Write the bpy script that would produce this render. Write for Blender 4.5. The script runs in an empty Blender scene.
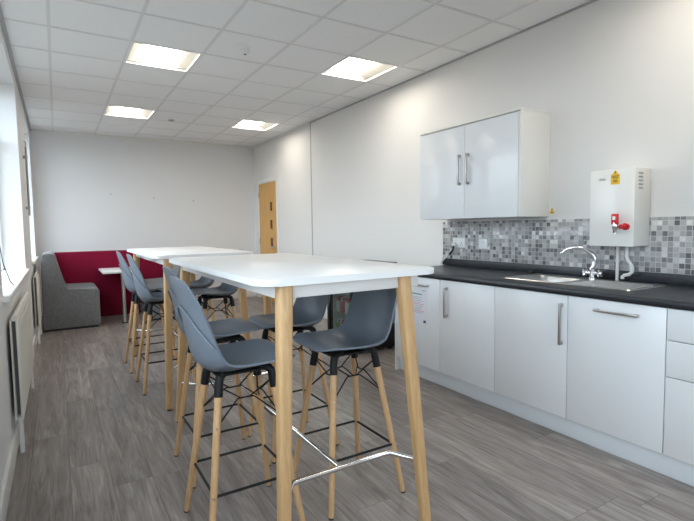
import bpy, bmesh, math, random
from mathutils import Vector, Matrix
random.seed(7)
PI = math.pi
scene = bpy.context.scene
COL = scene.collection

# ------------------------------------------------------------------ room numbers (metres)
XL, XR, YB, YF, HC = -0.29, 3.393, 9.09, -2.2, 2.972     # left, right, back, rear, ceiling
GX, GY, TILE = 0.025, 3.90, 0.60                          # ceiling grid origin

# ------------------------------------------------------------------ node helpers / materials
def new_mat(name):
    m = bpy.data.materials.new(name); m.use_nodes = True
    nt = m.node_tree
    return m, nt, nt.nodes['Principled BSDF']

def simple(name, col, rough=.5, metal=0., spec=.5, coat=0., bump=0., bscale=200., var=0., vscale=3.):
    m, nt, b = new_mat(name)
    b.inputs['Base Color'].default_value = (*col, 1)
    b.inputs['Roughness'].default_value = rough
    b.inputs['Metallic'].default_value = metal
    b.inputs['Specular IOR Level'].default_value = spec
    b.inputs['Coat Weight'].default_value = coat
    b.inputs['Coat Roughness'].default_value = .03
    tc = nt.nodes.new('ShaderNodeTexCoord')
    if var:
        n = nt.nodes.new('ShaderNodeTexNoise'); n.inputs['Scale'].default_value = vscale
        n.inputs['Detail'].default_value = 4
        nt.links.new(tc.outputs['Object'], n.inputs['Vector'])
        r = nt.nodes.new('ShaderNodeMapRange')
        r.inputs['To Min'].default_value = 1 - var; r.inputs['To Max'].default_value = 1 + var
        nt.links.new(n.outputs['Fac'], r.inputs['Value'])
        mx = nt.nodes.new('ShaderNodeMix'); mx.data_type = 'RGBA'; mx.blend_type = 'MULTIPLY'
        mx.inputs['Factor'].default_value = 1
        mx.inputs['A'].default_value = (*col, 1)
        nt.links.new(r.outputs['Result'], mx.inputs['B'])
        nt.links.new(mx.outputs['Result'], b.inputs['Base Color'])
    if bump:
        n = nt.nodes.new('ShaderNodeTexNoise'); n.inputs['Scale'].default_value = bscale
        nt.links.new(tc.outputs['Object'], n.inputs['Vector'])
        bp = nt.nodes.new('ShaderNodeBump'); bp.inputs['Strength'].default_value = bump
        bp.inputs['Distance'].default_value = .002
        nt.links.new(n.outputs['Fac'], bp.inputs['Height'])
        nt.links.new(bp.outputs['Normal'], b.inputs['Normal'])
    return m

class NG:
    """tiny wrapper for math node chains"""
    def __init__(s, nt): s.nt = nt
    def val(s, sock, v):
        if isinstance(v, (int, float)): sock.default_value = v
        else: s.nt.links.new(v, sock)
    def m(s, op, a, b=None, c=None):
        n = s.nt.nodes.new('ShaderNodeMath'); n.operation = op
        s.val(n.inputs[0], a)
        if b is not None: s.val(n.inputs[1], b)
        if c is not None: s.val(n.inputs[2], c)
        return n.outputs[0]
    def xyz(s, a, b, c=0.):
        n = s.nt.nodes.new('ShaderNodeCombineXYZ')
        for i, v in enumerate((a, b, c)): s.val(n.inputs[i], v)
        return n.outputs[0]
    def white(s, vec):
        n = s.nt.nodes.new('ShaderNodeTexWhiteNoise'); n.noise_dimensions = '3D'
        s.nt.links.new(vec, n.inputs['Vector']); return n.outputs['Value']
    def noise(s, vec, scale, detail=4., rough=.5, dist=0.):
        n = s.nt.nodes.new('ShaderNodeTexNoise'); s.nt.links.new(vec, n.inputs['Vector'])
        n.inputs['Scale'].default_value = scale; n.inputs['Detail'].default_value = detail
        n.inputs['Roughness'].default_value = rough; n.inputs['Distortion'].default_value = dist
        return n.outputs['Fac']
    def ramp(s, fac, stops, interp='LINEAR'):
        n = s.nt.nodes.new('ShaderNodeValToRGB'); s.nt.links.new(fac, n.inputs['Fac'])
        n.color_ramp.interpolation = interp
        e = n.color_ramp.elements
        while len(e) < len(stops): e.new(.5)
        for i, (p, c) in enumerate(stops): e[i].position = p; e[i].color = (*c, 1)
        return n.outputs['Color']
    def mix(s, fac, a, b, blend='MIX'):
        n = s.nt.nodes.new('ShaderNodeMix'); n.data_type = 'RGBA'; n.blend_type = blend
        s.val(n.inputs['Factor'], fac)
        for k, v in (('A', a), ('B', b)):
            if isinstance(v, tuple): n.inputs[k].default_value = (*v, 1)
            else: s.nt.links.new(v, n.inputs[k])
        return n.outputs['Result']
    def pos(s):
        tc = s.nt.nodes.new('ShaderNodeNewGeometry')
        sp = s.nt.nodes.new('ShaderNodeSeparateXYZ'); s.nt.links.new(tc.outputs['Position'], sp.inputs[0])
        return sp.outputs

def mat_floor():
    m, nt, b = new_mat('vinyl_plank'); g = NG(nt)
    X, Y, Z = g.pos()
    W, L = .195, 1.25
    row = g.m('FLOOR', g.m('DIVIDE', X, W))
    fx = g.m('FRACT', g.m('DIVIDE', X, W))
    off = g.white(g.xyz(row, 3.7, 1.3))
    v = g.m('ADD', g.m('DIVIDE', Y, L), off)
    idy = g.m('FLOOR', v); fy = g.m('FRACT', v)
    rnd = g.white(g.xyz(row, idy, 5.1))
    # grain runs along the plank
    gv = g.xyz(g.m('MULTIPLY', X, 9.), g.m('ADD', g.m('MULTIPLY', Y, .9), g.m('MULTIPLY', rnd, 37.)), g.m('MULTIPLY', rnd, 11.))
    n1 = g.noise(gv, 1.7, 6., .62, 1.6)
    gv2 = g.xyz(g.m('MULTIPLY', X, 60.), g.m('ADD', g.m('MULTIPLY', Y, 2.2), g.m('MULTIPLY', rnd, 19.)), 0.)
    n2 = g.noise(gv2, 1.6, 5., .6, .5)
    s = g.m('ADD', g.m('MULTIPLY', n1, .62), g.m('MULTIPLY', n2, .38))
    c = g.ramp(s, [(.28, (.082, .067, .060)), (.43, (.20, .170, .156)), (.56, (.295, .258, .240)), (.72, (.46, .412, .385))])
    tone = g.m('ADD', g.m('MULTIPLY', rnd, .34), .83)
    c = g.mix(1., c, g.xyz(tone, tone, tone), 'MULTIPLY')
    e1 = g.m('MINIMUM', g.m('MULTIPLY', fx, W), g.m('MULTIPLY', g.m('SUBTRACT', 1., fx), W))
    e2 = g.m('MINIMUM', g.m('MULTIPLY', fy, L), g.m('MULTIPLY', g.m('SUBTRACT', 1., fy), L))
    e = g.m('MINIMUM', e1, e2)
    seam = g.m('LESS_THAN', e, .0016)
    c = g.mix(g.m('MULTIPLY', seam, .6), c, (.04, .034, .03))
    nt.links.new(c, b.inputs['Base Color'])
    nt.links.new(g.m('ADD', g.m('MULTIPLY', n2, .2), .29), b.inputs['Roughness'])
    b.inputs['Specular IOR Level'].default_value = .45
    bp = nt.nodes.new('ShaderNodeBump'); bp.inputs['Strength'].default_value = .25; bp.inputs['Distance'].default_value = .002
    nt.links.new(g.m('SUBTRACT', n2, seam), bp.inputs['Height']); nt.links.new(bp.outputs['Normal'], b.inputs['Normal'])
    return m

def mat_mosaic():
    m, nt, b = new_mat('mosaic_tile'); g = NG(nt)
    X, Y, Z = g.pos(); P = .0345
    u = g.m('DIVIDE', Y, P); v = g.m('DIVIDE', Z, P)
    iu, iv = g.m('FLOOR', u), g.m('FLOOR', v); fu, fv = g.m('FRACT', u), g.m('FRACT', v)
    r = g.white(g.xyz(iu, iv, .5)); r2 = g.white(g.xyz(iu, iv, 7.5))
    c = g.ramp(r, [(0, (.155, .152, .158)), (.10, (.24, .235, .24)), (.26, (.34, .332, .335)), (.48, (.43, .42, .41)),
                   (.72, (.54, .53, .52)), (.86, (.66, .65, .63)), (.95, (.78, .76, .73))], 'CONSTANT')
    nz = g.noise(g.xyz(g.m('MULTIPLY', Y, 55.), g.m('MULTIPLY', Z, 55.), r), 1.5, 4., .6, 1.2)
    t = g.m('ADD', g.m('MULTIPLY', nz, .55), .72)
    c = g.mix(1., c, g.xyz(t, t, t), 'MULTIPLY')
    du = g.m('MINIMUM', fu, g.m('SUBTRACT', 1., fu)); dv = g.m('MINIMUM', fv, g.m('SUBTRACT', 1., fv))
    grout = g.m('LESS_THAN', g.m('MINIMUM', du, dv), .055)
    c = g.mix(grout, c, (.56, .55, .54))
    nt.links.new(c, b.inputs['Base Color'])
    ro = g.m('ADD', g.m('MULTIPLY', g.m('GREATER_THAN', r2, .55), -.3), .45)
    nt.links.new(g.m('MAXIMUM', ro, g.m('MULTIPLY', grout, .8)), b.inputs['Roughness'])
    bp = nt.nodes.new('ShaderNodeBump'); bp.inputs['Strength'].default_value = .5; bp.inputs['Distance'].default_value = .002
    nt.links.new(g.m('SUBTRACT', 1., grout), bp.inputs['Height']); nt.links.new(bp.outputs['Normal'], b.inputs['Normal'])
    return m

def mat_wood(name, dark, mid, light, axis='Z', rough=.42, stretch=1.):
    """grain along the given object axis"""
    m, nt, b = new_mat(name); g = NG(nt)
    tc = nt.nodes.new('ShaderNodeTexCoord'); sp = nt.nodes.new('ShaderNodeSeparateXYZ')
    nt.links.new(tc.outputs['Object'], sp.inputs[0]); X, Y, Z = sp.outputs
    oi = nt.nodes.new('ShaderNodeObjectInfo').outputs['Random']
    a = g.m('MULTIPLY', g.m('ADD', X, oi), 34.); bb = g.m('MULTIPLY', Y, 34.); cc = g.m('MULTIPLY', Z, 2.2 * stretch)
    n1 = g.noise(g.xyz(a, bb, cc), 1.4, 5., .6, 1.)
    n2 = g.noise(g.xyz(g.m('MULTIPLY', a, 6.), g.m('MULTIPLY', bb, 6.), g.m('MULTIPLY', cc, 2.)), 1.2, 3., .5, 0.)
    s = g.m('ADD', g.m('MULTIPLY', n1, .7), g.m('MULTIPLY', n2, .3))
    c = g.ramp(s, [(.3, dark), (.5, mid), (.7, light)])
    nt.links.new(c, b.inputs['Base Color']); b.inputs['Roughness'].default_value = rough
    return m

def mat_fabric(name, c1, c2, scale=260., rough=.9):
    m, nt, b = new_mat(name); g = NG(nt)
    tc = nt.nodes.new('ShaderNodeTexCoord')
    n = g.noise(tc.outputs['Object'], scale, 3., .7)
    n2 = g.noise(tc.outputs['Object'], 40., 3., .6)
    s = g.m('ADD', g.m('MULTIPLY', n, .6), g.m('MULTIPLY', n2, .4))
    nt.links.new(g.ramp(s, [(.36, c1), (.64, c2)]), b.inputs['Base Color'])
    b.inputs['Roughness'].default_value = rough; b.inputs['Specular IOR Level'].default_value = .15
    b.inputs['Sheen Weight'].default_value = .15
    bp = nt.nodes.new('ShaderNodeBump'); bp.inputs['Strength'].default_value = .3; bp.inputs['Distance'].default_value = .002
    nt.links.new(n, bp.inputs['Height']); nt.links.new(bp.outputs['Normal'], b.inputs['Normal'])
    return m

def mat_worktop():
    m, nt, b = new_mat('black_speckled_laminate'); g = NG(nt)
    tc = nt.nodes.new('ShaderNodeTexCoord')
    n = g.noise(tc.outputs['Object'], 420., 2., .5)
    c = g.ramp(n, [(.40, (.012, .013, .017)), (.62, (.024, .026, .032)), (.72, (.09, .095, .105))])
    nt.links.new(c, b.inputs['Base Color']); b.inputs['Roughness'].default_value = .33
    return m

def mat_emit(name, col, strength):
    m = bpy.data.materials.new(name); m.use_nodes = True; nt = m.node_tree; nt.nodes.clear()
    o = nt.nodes.new('ShaderNodeOutputMaterial'); e = nt.nodes.new('ShaderNodeEmission')
    e.inputs['Color'].default_value = (*col, 1); e.inputs['Strength'].default_value = strength
    nt.links.new(e.outputs[0], o.inputs[0]); return m

def mat_pane(name, tint=(1, 1, 1), gloss=.08):
    m = bpy.data.materials.new(name); m.use_nodes = True; nt = m.node_tree; nt.nodes.clear()
    o = nt.nodes.new('ShaderNodeOutputMaterial'); t = nt.nodes.new('ShaderNodeBsdfTransparent')
    t.inputs['Color'].default_value = (*tint, 1)
    gl = nt.nodes.new('ShaderNodeBsdfGlossy'); gl.inputs['Roughness'].default_value = .02
    mx = nt.nodes.new('ShaderNodeMixShader'); mx.inputs['Fac'].default_value = gloss
    nt.links.new(t.outputs[0], mx.inputs[1]); nt.links.new(gl.outputs[0], mx.inputs[2])
    nt.links.new(mx.outputs[0], o.inputs[0]); return m


M = dict(
    floor=mat_floor(), mosaic=mat_mosaic(),
    wall=simple('wall_paint', (.80, .785, .77), .75, spec=.25, bump=.08, bscale=120),
    wall_back=simple('back_wall_paint', (.76, .76, .765), .75, spec=.25, bump=.08, bscale=120),
    tile=simple('ceiling_tile', (.88, .885, .89), .9, spec=.1, bump=.25, bscale=160, var=.015, vscale=60),
    tbar=simple('ceiling_bar', (.74, .73, .735), .5),
    edge_grey=simple('edge_trim_grey', (.42, .42, .44), .5),
    trim=simple('white_gloss_paint', (.82, .81, .78), .3),
    upvc=simple('white_window_plastic', (.85, .86, .86), .3),
    lam=simple('white_table_laminate', (.84, .83, .82), .32, spec=.45),
    apron=simple('white_powder_coat', (.74, .715, .69), .5),
    beech=mat_wood('beech_leg', (.50, .29, .135), (.60, .37, .185), (.68, .45, .25)),
    oakleg=mat_wood('oak_table_leg', (.46, .265, .11), (.56, .345, .16), (.63, .41, .21), stretch=1.4),
    oak=mat_wood('oak_door_veneer', (.58, .29, .07), (.70, .385, .11), (.77, .47, .16), stretch=.6),
    plastic=simple('grey_blue_moulded_plastic', (.165, .192, .230), .42, spec=.4, bump=.12, bscale=900),
    black=simple('black_metal', (.008, .008, .009), .5, spec=.3),
    rubber=simple('black_rubber_foot', (.03, .03, .032), .7),
    chrome=simple('chrome', (.82, .82, .83), .08, metal=1.),
    steel=simple('brushed_steel', (.62, .61, .60), .28, metal=1.),
    satin=simple('satin_nickel', (.50, .475, .44), .32, metal=1.),
    gloss=simple('white_gloss_door', (.83, .84, .855), .21, spec=.5),
    carcass=simple('white_carcass', (.84, .82, .78), .35),
    plinth=simple('white_plinth', (.76, .79, .82), .3),
    worktop=mat_worktop(),
    boiler=simple('white_enamel', (.86, .84, .80), .22),
    red=simple('red_tap_plastic', (.62, .012, .02), .3),
    yellow=simple('yellow_label', (.88, .52, .015), .5),
    ink=simple('dark_print', (.05, .045, .04), .6),
    inkgrey=simple('grey_print', (.38, .37, .36), .6),
    inkgreen=simple('green_print', (.05, .32, .22), .6),
    inkred=simple('pink_print', (.70, .25, .34), .6),
    paper=simple('white_paper', (.80, .80, .86), .7),
    sofa=mat_fabric('grey_upholstery', (.145, .15, .16), (.245, .25, .26)),
    burgundy=mat_fabric('burgundy_upholstery', (.165, .002, .020), (.235, .004, .034)),
    rad=simple('cream_radiator_enamel', (.76, .73, .66), .35),
    grille=simple('radiator_dark_gap', (.10, .10, .10), .6),
    fridge=simple('black_fridge', (.010, .010, .011), .35),
    fridge_in=simple('fridge_liner', (.55, .58, .57), .5),
    pane=mat_pane('window_glass', (.97, .99, 1.), .06),
    fpane=mat_pane('fridge_glass', (.80, .86, .84), .10),
    doorglass=simple('wired_door_glass', (.10, .055, .03), .12),
    diffuser=mat_emit('lamp_diffuser', (1., .925, .79), 15.),
    reflector=simple('lamp_reflector', (.52, .51, .48), .6),
    sensor=simple('white_sensor', (.86, .86, .85), .4),
    socket=simple('white_socket', (.83, .82, .82), .3),
    cable=simple('white_cable', (.72, .70, .72), .5),
    cableblack=simple('black_cable', (.02, .02, .022), .5),
    pipe=simple('white_pipe', (.78, .77, .74), .35),
    pole=simple('grey_pole', (.30, .29, .28), .4, metal=.6),
    carton_pink=simple('pink_carton', (.62, .12, .22), .4),
    carton_white=simple('white_carton', (.72, .72, .68), .4),
    carton_blue=simple('blue_carton', (.10, .15, .36), .4),
    carton_green=simple('green_carton', (.25, .36, .12), .4),
    carton_orange=simple('orange_carton', (.70, .24, .08), .4),
)

# ------------------------------------------------------------------ mesh builder
class MB:
    def __init__(s): s.bm = bmesh.new()
    def box(s, x0, x1, y0, y1, z0, z1, bev=0., seg=2, edges=None):
        vs = [s.bm.verts.new(p) for p in [(x0,y0,z0),(x1,y0,z0),(x1,y1,z0),(x0,y1,z0),(x0,y0,z1),(x1,y0,z1),(x1,y1,z1),(x0,y1,z1)]]
        fs = [s.bm.faces.new([vs[i] for i in q]) for q in [(0,3,2,1),(4,5,6,7),(0,1,5,4),(1,2,6,5),(2,3,7,6),(3,0,4,7)]]
        if bev:
            es = {e for f in fs for e in f.edges}
            if edges == 'Z': es = {e for e in es if abs(e.verts[0].co.z - e.verts[1].co.z) > 1e-6}
            if edges == 'Y': es = {e for e in es if abs(e.verts[0].co.y - e.verts[1].co.y) > 1e-6}
            bmesh.ops.bevel(s.bm, geom=list(es), offset=bev, segments=seg, profile=.5, affect='EDGES')
        return s
    def prism(s, pts, axis, a, b, bev=0., seg=2):
        """polygon pts (2D) extruded along axis between a and b"""
        def mk(p, h):
            if axis == 'X': return (h, p[0], p[1])
            if axis == 'Y': return (p[0], h, p[1])
            return (p[0], p[1], h)
        A = [s.bm.verts.new(mk(p, a)) for p in pts]; B = [s.bm.verts.new(mk(p, b)) for p in pts]
        n = len(pts); fs = [s.bm.faces.new(A[::-1]), s.bm.faces.new(B)]
        for i in range(n): fs.append(s.bm.faces.new([A[i], A[(i+1) % n], B[(i+1) % n], B[i]]))
        if bev:
            es = list({e for f in fs for e in f.edges})
            bmesh.ops.bevel(s.bm, geom=es, offset=bev, segments=seg, profile=.5, affect='EDGES')
        bmesh.ops.recalc_face_normals(s.bm, faces=s.bm.faces[:])
        return s
    def tube(s, pts, r, n=12, cap=True, rot=0.):
        """round tube along a path; r is one radius or one per point"""
        pts = [Vector(p) for p in pts]
        rs = r if isinstance(r, (list, tuple)) else [r] * len(pts)
        rings = []; up = None
        for i, p in enumerate(pts):
            if i == 0: t = pts[1] - p
            elif i == len(pts) - 1: t = p - pts[i-1]
            else: t = (pts[i+1] - p).normalized() + (p - pts[i-1]).normalized()
            t.normalize()
            if up is None:
                up = Vector((0, 0, 1)) if abs(t.z) < .9 else Vector((1, 0, 0))
            a = t.cross(up).normalized(); up = a.cross(t).normalized()
            rings.append([s.bm.verts.new(p + (a * math.cos(2*PI*k/n + rot) + up * math.sin(2*PI*k/n + rot)) * rs[i]) for k in range(n)])
        for A, B in zip(rings, rings[1:]):
            for k in range(n): s.bm.faces.new([A[k], A[(k+1) % n], B[(k+1) % n], B[k]])
        if cap: s.bm.faces.new(rings[0][::-1]); s.bm.faces.new(rings[-1])
        bmesh.ops.recalc_face_normals(s.bm, faces=s.bm.faces[:])
        return s
    def lathe(s, prof, center, axis='Z', n=24):
        """prof: list of (radius, height)"""
        cx, cy, cz = center; rings = []
        for r, h in prof:
            R = []
            for k in range(n):
                a = 2*PI*k/n; c, d = r*math.cos(a), r*math.sin(a)
                R.append(s.bm.verts.new({'Z': (cx+c, cy+d, cz+h), 'X': (cx+h, cy+c, cz+d), 'Y': (cx+c, cy+h, cz+d)}[axis]))
            rings.append(R)
        for A, B in zip(rings, rings[1:]):
            for k in range(n): s.bm.faces.new([A[k], A[(k+1) % n], B[(k+1) % n], B[k]])
        s.bm.faces.new(rings[0][::-1]); s.bm.faces.new(rings[-1])
        bmesh.ops.recalc_face_normals(s.bm, faces=s.bm.faces[:])
        return s
    def loft(s, rings):
        R = [[s.bm.verts.new(p) for p in r] for r in rings]; n = len(R[0])
        for A, B in zip(R, R[1:]):
            for k in range(n): s.bm.faces.new([A[k], A[(k+1) % n], B[(k+1) % n], B[k]])
        s.bm.faces.new(R[0][::-1]); s.bm.faces.new(R[-1])
        bmesh.ops.recalc_face_normals(s.bm, faces=s.bm.faces[:])
        return s

ROOT = {}
def make(name, mb, mat, parent=None, org=None, angle=35):
    if parent is not None: org = ROOT[parent.name]
    elif org is None: org = (0, 0, 0)
    me = bpy.data.meshes.new(name)
    mb.bm.to_mesh(me); mb.bm.free()
    me.transform(Matrix.Translation(-Vector(org)))
    for p in me.polygons: p.use_smooth = True
    me.set_sharp_from_angle(angle=math.radians(angle))
    me.materials.append(mat)
    o = bpy.data.objects.new(name, me); COL.objects.link(o)
    ROOT[o.name] = org
    if parent is not None: o.parent = parent
    else: o.location = org
    return o
def tag(o, label, cat, group=None):
    o['label'] = label; o['category'] = cat
    if group: o['group'] = group
    return o
def thing(name, label, cat, loc=(0, 0, 0), group=None):
    o = bpy.data.objects.new(name, None); COL.objects.link(o)
    o.empty_display_size = .1; o.location = loc; ROOT[o.name] = loc
    return tag(o, label, cat, group)
def struct(name, mb, mat, parent=None, angle=35):
    o = make(name, mb, mat, parent, angle=angle)
    if parent is None: o['kind'] = 'structure'
    return o
def dup(root, loc, rotz, label):
    r = root.copy(); COL.objects.link(r); r.location = loc; r.rotation_euler = (0, 0, rotz); r['label'] = label
    for ch in list(root.children):
        c = ch.copy(); COL.objects.link(c); c.parent = r
        for g in list(ch.children):
            d = g.copy(); COL.objects.link(d); d.parent = c
    return r

# ================================================================== THE SETTING
struct('floor', MB().box(XL-.25, XR+.1, YF-.1, YB+.1, -.12, 0), M['floor'])
struct('wall_right', MB().box(XR, XR+.12, YF, YB+.12, 0, HC+.12), M['wall'])
struct('wall_back', MB().box(XL-.25, XR, YB, YB+.12, 0, HC+.12), M['wall_back'])

# left wall with window openings
ZS, ZH = .945, 2.84
WINS = [(-.4, 2.04), (3.46, 5.90), (7.32, 8.74)]
WT = .25
mb = MB(); ys = [YF] + [v for w in WINS for v in w] + [YB]
for i in range(0, len(ys), 2): mb.box(XL-WT, XL, ys[i], ys[i+1], 0, HC+.12)
for a, b in WINS:
    mb.box(XL-WT, XL, a, b, 0, ZS); mb.box(XL-WT, XL, a, b, ZH, HC+.12)
struct('wall_left', mb, M['wall_back'])
# rear wall (behind the camera) with a wide unseen window added for fill daylight
mb = MB()
mb.box(XL-WT, .2, YF-.12, YF, 0, HC+.12).box(3.0, XR+.12, YF-.12, YF, 0, HC+.12)
mb.box(.2, 3.0, YF-.12, YF, 0, .95).box(.2, 3.0, YF-.12, YF, 2.7, HC+.12)
struct('wall_rear', mb, M['wall'])

def window(n, x0, x1, y0, y1, z0, z1, mull, sill=None):
    mb = MB(); w = .055
    along_y = (y1 - y0) > (x1 - x0)
    if along_y:
        mb.box(x0, x1, y0, y1, z0, z0+w, .004).box(x0, x1, y0, y1, z1-w, z1, .004)
        for k in range(mull + 1):
            yy = y0 + (y1 - y0 - w) * k / mull; mb.box(x0, x1, yy, yy+w, z0, z1, .004)
        mb.box(x0, x1, y0, y1, z0 + (z1-z0)*.68, z0 + (z1-z0)*.68 + w, .004)
    else:
        mb.box(x0, x1, y0, y1, z0, z0+w, .004).box(x0, x1, y0, y1, z1-w, z1, .004)
        for k in range(mull + 1):
            xx = x0 + (x1 - x0 - w) * k / mull; mb.box(xx, xx+w, y0, y1, z0, z1, .004)
    o = bpy.data.objects.new(f'window_{n}', None); COL.objects.link(o); ROOT[o.name] = (0, 0, 0); o['kind'] = 'structure'
    make('window_frame', mb, M['upvc'], o)
    if along_y: p = MB().box((x0+x1)/2-.004, (x0+x1)/2+.004, y0+.02, y1-.02, z0+.02, z1-.02)
    else: p = MB().box(x0+.02, x1-.02, (y0+y1)/2-.004, (y0+y1)/2+.004, z0+.02, z1-.02)
    make('window_pane', p, M['pane'], o)
    if sill: make('window_sill', MB().box(*sill, .006), M['trim'], o)
window(1, XL-.235, XL-.185, WINS[1][0], WINS[1][1], ZS, ZH, 3, (XL-.185, XL+.035, WINS[1][0]-.04, WINS[1][1]+.06, ZS, ZS+.04))
window(2, XL-.235, XL-.185, WINS[2][0], WINS[2][1], ZS, ZH, 2, (XL-.185, XL+.035, WINS[2][0]-.06, WINS[2][1]+.06, ZS, ZS+.04))
window(3, XL-.235, XL-.185, WINS[0][0], WINS[0][1], ZS, ZH, 2, (XL-.185, XL+.035, WINS[0][0]-.05, WINS[0][1]+.05, ZS, ZS+.04))
window(4, .2, 3.0, YF-.09, YF-.04, .95, 2.7, 3)  # unseen rear window, put in to admit fill light

# ceiling tiles, holes where the recessed lamps sit
LIGHTS = [(1, 1), (1, 5), (4, 0), (4, 5), (4, -5)]
xs = [XL] + [GX + TILE*i for i in range(0, 6)] + [XR]
ks = list(range(-10, 9)); ysg = [YF] + [GY + TILE*k for k in ks] + [YB]
mb = MB()
for i in range(len(xs) - 1):
    for j in range(len(ysg) - 1):
        if any(abs(xs[i] - (GX + TILE*l)) < .01 and abs(ysg[j] - (GY + TILE*k)) < .01 for l, k in LIGHTS): continue
        mb.box(xs[i], xs[i+1], ysg[j], ysg[j+1], HC, HC+.02)
struct('ceiling', mb, M['tile'])
struct('trim_7', MB().box(XL-.25, XR+.12, YF-.12, YB+.12, HC+.16, HC+.2), M['wall'])        # slab over the ceiling void
mb = MB(); bw = .012
for x in xs[1:-1]: mb.box(x-bw, x+bw, YF, YB, HC-.004, HC+.002)
for y in ysg[1:-1]: mb.box(XL, XR, y-bw, y+bw, HC-.0035, HC+.002)
struct('trim_1', mb, M['tbar'])
YP = 6.60     # joint strip of the right wall
mb = MB(); mb.box(XR-.02, XR, YF, YP, HC-.012, HC-.002).box(XL, XL+.028, YF, YB, HC-.022, HC-.004)
struct('trim_2', mb, M['edge_grey'])
mb = MB(); mb.box(XL+.028, XR, YB-.025, YB, HC-.035, HC-.004, .004).box(XR-.025, XR, YP, YB-.025, HC-.035, HC-.004, .004)
struct('trim_3', mb, M['trim'])
struct('trim_4', MB().box(XR-.006, XR, YP-.012, YP+.012, 0, HC-.012, .002), M['edge_grey'])
def skirt(name, *bx): 
    mb = MB()
    for b in bx:
        mb.box(*b, .004)
    struct(name, mb, M['trim'])
DY0, DY1, DZ = 7.96, 8.80, 2.21
skirt('baseboard_left', (XL, XL+.018, YF, 7.5, 0, .13))
skirt('baseboard_right', (XR-.018, XR, 5.0, DY0-.07, 0, .13), (XR-.018, XR, DY1+.07, YB, 0, .13))
skirt('baseboard_back', (XL, XR-.018, YB-.018, YB, 0, .13))

# door in the right wall
d = bpy.data.objects.new('door_1', None); COL.objects.link(d); ROOT[d.name] = (0, 0, 0); d['kind'] = 'structure'
mb = MB()
mb.box(XR-.022, XR, DY0-.07, DY0, 0, DZ+.07, .004).box(XR-.022, XR, DY1, DY1+.07, 0, DZ+.07, .004).box(XR-.022, XR, DY0, DY1, DZ, DZ+.07, .004)
make('door_frame', mb, M['trim'], d)
leaf = MB(); yv0, yv1 = DY0+.17, DY0+.31
zv = [(1.02, 1.20), (1.34, 1.53), (1.67, 1.86)]
cuts = [.01] + [v for z in zv for v in z] + [DZ-.006]
X0, X1 = XR-.014, XR+.01
leaf.box(X0, X1, DY0+.004, yv0, .01, DZ-.006).box(X0, X1, yv1, DY1-.004, .01, DZ-.006)
for i in range(0, len(cuts), 2): leaf.box(X0, X1, yv0, yv1, cuts[i], cuts[i+1])
lf = make('door_leaf', leaf, M['oak'], d)
for z0, z1 in zv:
    fr = MB()
    for b in [(yv0-.012, yv0+.012, z0-.012, z1+.012), (yv1-.012, yv1+.012, z0-.012, z1+.012), (yv0, yv1, z0-.012, z0+.012), (yv0, yv1, z1-.012, z1+.012)]:
        fr.box(X0-.006, X0+.004, *b)
    w = make('vision_panel', fr, M['oak'], lf)
    make('door_glass', MB().box(X0+.008, X0+.014, yv0, yv1, z0, z1), M['doorglass'], lf)
h = MB().lathe([(.026, 0), (.026, -.01)], (X0, DY0+.075, 1.02), 'X').tube([(X0-.008, DY0+.075, 1.02), (X0-.05, DY0+.075, 1.02), (X0-.055, DY0+.09, 1.02), (X0-.055, DY0+.21, 1.02)], .010)
make('door_handle', h, M['steel'], lf)
make('door_lock', MB().lathe([(.026, 0), (.026, -.01)], (X0, DY0+.075, .90), 'X').box(X0-.03, X0, DY0+.065, DY0+.085, .895, .905), M['steel'], lf)
for z in (.25, 1.12, 2.0):
    make('door_hinge', MB().box(XR-.026, XR-.012, DY1-.014, DY1+.012, z-.05, z+.05, .003), M['satin'], d)

# wall mosaic behind the worktop
tag(make('mosaic_backsplash', MB().box(XR-.013, XR-.001, .5, 3.66, 1.034, 1.402, .002), M['mosaic'], org=(XR, 2, 1.05)),
    'grey stone mosaic tile backsplash on the wall above the black worktop', 'backsplash')

# ================================================================== CEILING LAMPS
LL = ['recessed square ceiling lamp on the window side, left of the smoke detector',
      'small far recessed ceiling lamp on the left, above the bar tables',
      'recessed ceiling lamp next to the right wall, above the white wall cupboard',
      'small far recessed ceiling lamp on the right, towards the oak door',
      'recessed ceiling lamp overhead by the kitchen worktop']
for (l, k), lab in zip(LIGHTS, LL):
    x0, y0 = GX + TILE*l, GY + TILE*k; x1, y1 = x0+TILE, y0+TILE; c = ((x0+x1)/2, (y0+y1)/2, HC)
    t = thing('ceiling_lamp', lab, 'ceiling light', c, 'recessed ceiling lamps')
    f = MB(); w = .02
    f.box(x0, x1, y0, y0+w, HC-.005, HC+.02).box(x0, x1, y1-w, y1, HC-.005, HC+.02).box(x0, x0+w, y0+w, y1-w, HC-.005, HC+.02).box(x1-w, x1, y0+w, y1-w, HC-.005, HC+.02)
    make('lamp_frame', f, M['sensor'], t)
    # sloping side reflectors rise to the diffuser
    r = MB(); bm = r.bm; e = .13; zt = HC+.085
    def q(*p): bm.faces.new([bm.verts.new(v) for v in p])
    xa, xb, ya, yb = x0+w, x1-w, y0+w, y1-w
    q((xa,ya,HC+.01),(xa,yb,HC+.01),(xa+e,yb,zt),(xa+e,ya,zt)); q((xb,ya,HC+.01),(xb-e,ya,zt),(xb-e,yb,zt),(xb,yb,HC+.01))
    q((xa,ya,HC+.01),(xa+e,ya,zt),(xb-e,ya,zt),(xb,ya,HC+.01)); q((xa,yb,HC+.01),(xb,yb,HC+.01),(xb-e,yb,zt),(xa+e,yb,zt))
    make('lamp_reflector', r, M['reflector'], t)
    make('lamp_diffuser', MB().box(xa+e-.005, xb-e+.005, ya, yb, zt-.035, zt+.01, .02, 3, 'Y'), M['diffuser'], t)

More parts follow.
